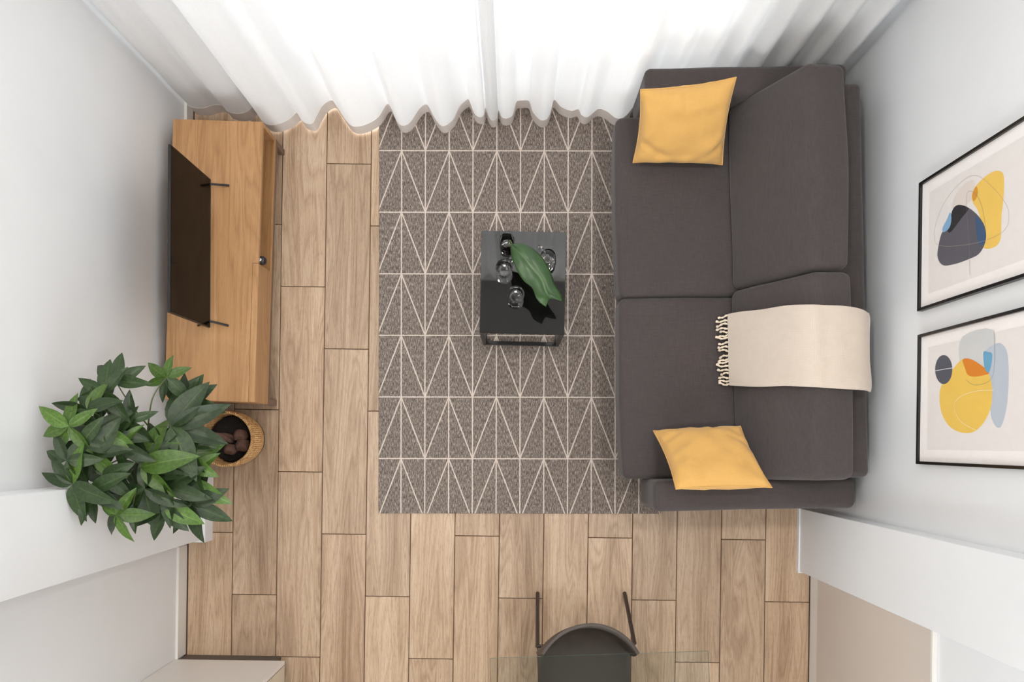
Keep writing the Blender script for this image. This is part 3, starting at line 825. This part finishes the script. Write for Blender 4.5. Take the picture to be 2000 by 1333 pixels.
def art2(pr):
    g = lambda p: cr(p, 1700, 580, 3.703); k = [.0126]
    def s(nm, p, c, **kw): k[0] += .0001; flat(nm, g(p), c, pr, k[0], **kw)
    s('pale_panel', [(665,290),(885,238),(893,470),(860,560),(700,600),(645,470)], (206,207,207), per=4)
    s('pale_blue_shape', [(900,342),(955,345),(992,420),(1000,600),(985,800),(950,930),(915,945),(880,890),(866,800),(868,660),(835,550),(824,410)], (186,194,206))
    s('yellow_shape', [(690,448),(640,473),(600,520),(545,590),(508,660),(500,740),(515,840),(560,925),(620,970),(695,987),(760,970),(820,910),(868,810),(880,700),(872,610),(850,550),(780,490)], (236,196,92))
    s('slate_circle', [(530+62*math.cos(a*math.pi/6), 527+105*math.sin(a*math.pi/6)) for a in range(12)], (84,86,96))
    s('orange_shape', [(668,455),(720,450),(790,488),(858,546),(825,567),(750,578),(705,565),(685,520)], (220,132,40))
    s('blue_shape', [(817,404),(850,400),(879,413),(876,480),(856,548),(826,516)], (106,164,196))
    s('circle_line', [(465,537),(530,525),(595,515)], (226,222,220), width=.0024, close=False)
    s('dark_line', [(893,240),(899,400),(892,540),(860,608),(800,634),(740,635),(690,600)], (150,135,118), width=.0012, close=False)
    s('white_curve', [(890,675),(780,680),(700,700),(640,730),(606,780),(620,850),(665,912),(770,970)], (244,222,170), width=.0024, close=False)
v1a = to_vz(1790, 360, .024); v1b = to_vz(1795, 607, .024)
picture('black framed abstract print with a large dark grey blob and tall yellow shape', v1b[0], v1a[0], (v1a[1]+v1b[1])/2-.003, (v1a[1]+v1b[1])/2+.697, art1)
v2a = to_vz(1790, 655, .024); v2b = to_vz(1790, 907, .024)
picture('black framed abstract print with a yellow oval, orange cap and small slate circle', v2b[0], v2a[0], (v2a[1]+v2b[1])/2-.003, (v2a[1]+v2b[1])/2+.697, art2)

# ---------------------------------------------------------------- plant in a woven basket
pb = Vector((-1.462, .022, 0))
plant = thing('potted_plant', 'leafy green plant in a round woven basket beside the oak cabinet', 'plant', pb)
M['basket'] = None
def basket_mat():
    q = N('woven_seagrass'); q.set(Roughness=.85)
    tc = q.n('ShaderNodeTexCoord'); sp = q.n('ShaderNodeSeparateXYZ'); q.l(tc.outputs['Object'], sp.inputs[0])
    ang = q.math('ARCTAN2', sp.outputs[1], sp.outputs[0])
    a = q.math('SINE', q.math('MULTIPLY', ang, 84)); b = q.math('SINE', q.math('MULTIPLY', sp.outputs[2], 6.2832/.014))
    w = q.math('MULTIPLY', a, b); nz = q.noise(q.coords((60, 60, 60)), 1.0, 3)
    f = q.math('ADD', q.math('MULTIPLY', w, .22), nz)
    q.l(q.ramp(f, (.25, srgb(134, 94, 52)), (.5, srgb(190, 144, 92)), (.8, srgb(222, 182, 130))), q.b.inputs['Base Color'])
    q.bump(q.math('ADD', w, nz), .6, .004); return q.m
M['basket'] = basket_mat()
prof = []
hb, nz_ = .24, 18
for i in range(nz_*4+1):
    t = i/(nz_*4); z = t*hb
    r = .118 + .024*math.sin(min(1, t*1.15)*math.pi*.62) + .0022*math.sin(t*nz_*2*math.pi)
    prof.append((r, z))
prof += [(r-.010, z) for r, z in reversed(prof) if z > .012]
bsk = obj('basket', mesh('basket', *lathe(prof, 64)), M['basket'], plant); bsk['label'] = 'round woven seagrass basket'
obj('basket_rim', mesh('basket_rim', *tube([(.1365*math.cos(a*math.pi/24), .1365*math.sin(a*math.pi/24), hb) for a in range(48)], .0075, 8, False, True)), M['basket'], plant)
obj('basket_base_shade', mesh('basket_base_shade', *lathe([(.1195, .0), (.122, .001), (.1225, .014), (.1195, .014)], 48)), M['soil'], plant)  # dark ring standing in for the shadow around the basket base
obj('soil', mesh('soil', *lathe([(.0005, .13), (.110, .13), (.1195, .135), (.11, .142), (.05, .15), (.0005, .152)], 32)), M['soil'], plant)
def bump_fn(p): return wob(p, .006, 30)
for dx, dy, r in ((.052, .018, .036), (.065, -.035, .038), (.0, -.055, .034)):
    o = obj('stone', mesh('stone', *rbox(r, r*.85, r*.7, r*.62, 4, 3, bump_fn)), M['trunk'], plant); o.location = (dx, dy, .150+r*.55)
tr = catmull([(0, 0, .145), (-.01, .008, .35), (.008, -.004, .6), (-.012, .006, .85), (-.02, 0, 1.02)], 8, False)
for k in range(3):
    pts = [p + Vector((.013*math.cos(i*.42+k*2.094), .013*math.sin(i*.42+k*2.094), 0)) for i, p in enumerate(tr)]
    obj('trunk', mesh('trunk', *tube(pts, lambda t: .013-.006*t, 8)), M['trunk'], plant)
# leaf mesh: unit length along +Y, folded along the midrib
def leaf_mesh(w, curl, fold):
    n1, n2 = 9, 4; V, Fc, UV = [], [], []
    for i in range(n1+1):
        s = i/n1
        wd = w*(math.sin(math.pi*min(1, s**.80))**.85)*(1-.15*s) if 0 < s < 1 else .0
        wd = max(wd, .006*(1-s))
        for j in range(n2+1):
            f = j/n2*2-1
            V.append((f*wd, s, -curl*s*s + fold*abs(f)*wd + .012*math.sin(s*11)*abs(f))); UV.append((j/n2, s))
    for i in range(n1):
        for j in range(n2): Fc.append((i*(n2+1)+j, i*(n2+1)+j+1, (i+1)*(n2+1)+j+1, (i+1)*(n2+1)+j))
    me = mesh('leaf', V, Fc, True); ul = me.uv_layers.new(name='UVMap')
    for lp in me.loops: ul.data[lp.index].uv = UV[lp.vertex_index]
    return me
M['leaf'] = leaf_mat('dark_green_leaf', srgb(30, 48, 24), srgb(50, 72, 35), srgb(80, 104, 54), 1, True, .42, 90)
M['leafy'] = leaf_mat('fresh_green_leaf', srgb(58, 88, 30), srgb(84, 116, 44), srgb(126, 152, 78), 1, True, .42, 90)
LM = [leaf_mesh(.205, .16, .30), leaf_mesh(.235, .25, .22), leaf_mesh(.18, .10, .45)]
LY = [m.copy() for m in LM]
for m in LM: m.materials.append(M['leaf'])
for m in LY: m.materials.append(M['leafy'])
# clusters: picture pixel, main direction (deg, 90 = up in the picture), spread, leaves, length px, fresh?
CL = [(226,745,100,230,5,62,0),(325,738,80,330,6,48,1),(366,790,70,150,5,64,0),(334,833,10,130,5,104,0),(206,766,170,260,6,60,0),(170,800,140,260,6,58,0),
 (134,833,170,250,6,66,1),(192,838,90,300,6,62,0),(228,850,230,320,6,58,0),(130,900,110,300,6,66,0),(182,888,60,330,6,68,0),(232,872,340,330,6,60,0),
 (142,946,200,260,6,72,0),(275,913,20,120,3,92,1),(316,872,300,330,6,56,0),(358,897,5,150,4,80,1),(226,1006,235,300,6,58,1),(176,960,280,220,5,70,0),
 (374,986,330,300,7,64,0),(326,950,270,330,6,68,0),(282,955,210,240,6,72,0),(356,934,0,150,4,84,1),(290,890,120,300,5,54,0),(252,822,300,300,5,50,0),
 (300,925,250,200,5,66,0),(348,860,350,200,5,70,0),(200,930,100,330,5,56,0),(160,865,200,300,5,60,0),(260,985,200,160,4,54,0),(320,990,255,160,5,66,0)]
random.seed(5)
hub = pb + Vector((-.02, 0, 1.0))
def cl_world(x, y):
    X = -1.475 + (x-250)*.00125; k = (NX-x)/(360*abs(X)); z = H*(1-1/k)
    z = max(.62, min(1.32, z)); return P(x, y, z)
UMIN = UL+.035
for ci, (x, y, d0, sp, nl_, ln, fresh) in enumerate(CL):
    c = cl_world(x, y)
    if uv_of(c)[0] < UMIN+.02: c.x += UMIN+.02-uv_of(c)[0]
    st = hub + Vector((0, 0, -.35*random.random())) if ci % 2 else hub + Vector((.0, 0, -.12))
    st = pb + tr[int((len(tr)-1)*random.uniform(.62, 1.0))]
    midp = st.lerp(c, .55) + Vector((random.uniform(-.02, .02), random.uniform(-.02, .02), .06))
    if uv_of(midp)[0] < UMIN: midp.x = UMIN
    br = obj('branch', mesh('branch', *tube(catmull([tuple(st), tuple(midp), tuple(c)], 6, False), lambda t: .0034-.0016*t, 6)), M['stem'], plant, True)
    for k in range(nl_):
        az = math.radians(d0 + (sp*(k/(nl_-1)-.5) if sp < 300 else 360*k/nl_) + random.uniform(-12, 12))
        L = ln*random.uniform(.92, 1.28)
        lift = random.uniform(-.45, .25)
        # direction: seen from above turn az, tilted down or up by lift
        s = (H-c.z)/F
        dirv = Vector((math.cos(az), math.sin(az), 0))
        tip = c + dirv*(L*s) + Vector((0, 0, L*s*lift))
        ut, vt = uv_of(tip)
        if ut < UMIN:                              # towards the wall: leaves turn upwards along it
            ex = UMIN-ut; tip.x += ex; tip.z += ex*1.6
        if vt < -.175 and ut < -1.60: tip.x += -1.60-ut + .01
        dv = tip-c; Ln = dv.length; dv.normalize()
        upv = Vector((0, 0, 1)) + Vector((random.uniform(-.35, .35), random.uniform(-.35, .35), 0))
        xa = dv.cross(upv)
        if xa.length < .05: xa = dv.cross(Vector((1, 0, 0)))
        xa.normalize(); za = xa.cross(dv)
        mtx = Matrix((xa, dv, za)).transposed().to_4x4()*1.0
        fr_ = fresh and random.random() < .8 or random.random() < .08
        o = obj('leaf', (LY if fr_ else LM)[random.randrange(3)], None, br)
        mtx = Matrix.Translation(c - pb) @ Matrix((xa, dv, za)).transposed().to_4x4() @ Matrix.Diagonal((Ln, Ln, Ln, 1))
        o.matrix_basis = mtx

# ---------------------------------------------------------------- tall white cupboard at the dining end
kz = .1
cp = P(556, 1291.5, kz); u1, v1 = uv_of(cp)
cup = thing('tall_cupboard', 'tall white cupboard with cream door against the wall beyond the pillar', 'cupboard', room((UL+u1)/2, v1-.3, 0), TH)
cu = (UL+u1)/2; hw_ = u1-cu
obj('side_panel', bbox(-hw_+.002, hw_-.025, .3-.02, .3, kz, 2.2, .001, 1), M['lam'], cup)
obj('side_panel', bbox(hw_-.025, hw_, .3-.02, .3, kz, 2.2, .0006, 1), M['lam'], cup)
obj('carcass', bbox(-hw_+.002, hw_-.028, -.3, .28, kz, 2.2, .001, 1), M['gap'], cup)
obj('door', bbox(hw_-.022, hw_, -.3, .274, kz, 2.198, .001, 1), M['door'], cup)
obj('plinth', bbox(-hw_+.016, hw_-.05, -.3, .296, 0, kz-.0005, .001, 1), M['gap'], cup)

# ---------------------------------------------------------------- dining chair and glass table
ch = thing('dining_chair', 'taupe shell dining chair pushed under the glass table', 'chair', (.345, -1.077, 0), .0)
prof_c = catmull([(-.235, .425), (-.20, .448), (-.08, .440), (.06, .435), (.15, .452), (.205, .51), (.235, .62), (.262, .72), (.285, .79)], 4, False) if False else \
         catmull([(0, -.235, .425), (0, -.20, .448), (0, -.08, .440), (0, .06, .435), (0, .15, .452), (0, .205, .51), (0, .235, .62), (0, .262, .72), (0, .285, .785)], 4, False)
nu = 24; V, Fc = [], []
npf = len(prof_c)
for i, p in enumerate(prof_c):
    s = i/(npf-1); bk_ = max(0, min(1, (s-.30)/.36)); bk_ = bk_*bk_*(3-2*bk_)
    wd = .205 + .016*math.sin(math.pi*min(1, s*1.2))
    for j in range(nu+1):
        f = j/nu*2-1
        ang = f*math.radians(62)
        xb = math.sin(ang)/math.sin(math.radians(62))*wd*1.03
        yb = -.135*(1-math.cos(ang))/(1-math.cos(math.radians(62)))
        x = f*wd*(1-bk_)+xb*bk_
        V.append((x, p.y+yb*bk_, p.z + .045*abs(f)**3*(1-bk_)*(s > .1) - .05*bk_*abs(f)**6*max(0, s-.75)*4*.5))
for i in range(npf-1):
    for j in range(nu): Fc.append((i*(nu+1)+j, i*(nu+1)+j+1, (i+1)*(nu+1)+j+1, (i+1)*(nu+1)+j))
so = obj('seat_shell', mesh('seat_shell', V, Fc, True), M['shell'], ch)
sm = so.modifiers.new('thick', 'SOLIDIFY'); sm.thickness = .013; sm.offset = 0
bv = so.modifiers.new('round', 'BEVEL'); bv.width = .004; bv.segments = 2; bv.limit_method = 'ANGLE'
for fx, fy, tx, ty in ((-.206, .262, -.221, .085), (.266, .262, .252, .10), (-.22, -.24, -.19, -.12), (.22, -.24, .19, -.12)):
    obj('leg', mesh('leg', *tube([(fx, fy, 0), (tx, ty, .405)], .0105, 12)), M['chairleg'], ch)
obj('seat_frame', mesh('seat_frame', *tube([(-.221, .085, .405), (.252, .10, .405), (.19, -.12, .405), (-.19, -.12, .405)], .010, 8, False, True)), M['chairleg'], ch)

gz = .752
g0, g1 = P(957, 1287, gz), P(1384, 1273, gz)
gr = math.atan2(g1.y-g0.y, g1.x-g0.x); gl = (g1-g0).length
tb = thing('dining_table', 'rectangular dining table with clear green tinted glass top', 'table', ((g0.x+g1.x)/2, (g0.y+g1.y)/2, 0), gr)
me = bbox(-gl/2, gl/2, -1.5, 0, gz-.010, gz, .0012, 1)
me.materials.append(M['ptop']); me.materials.append(M['pedge'])
for p in me.polygons: p.material_index = 1 if abs(p.normal.z) < .5 else 0
obj('glass_top', me, M['ptop'], tb)
for sx in (-1, 1):
    for y in (-1.15, -.62):
        obj('leg', mesh('leg', *tube([(sx*(gl/2-.14), y, 0), (sx*(gl/2-.14), y, gz-.012)], .02, 12)), M['steel'], tb)
    obj('leg_rail', bbox(sx*(gl/2-.14)-.015, sx*(gl/2-.14)+.015, -1.13, -.64, gz-.04, gz-.012), M['steel'], tb)
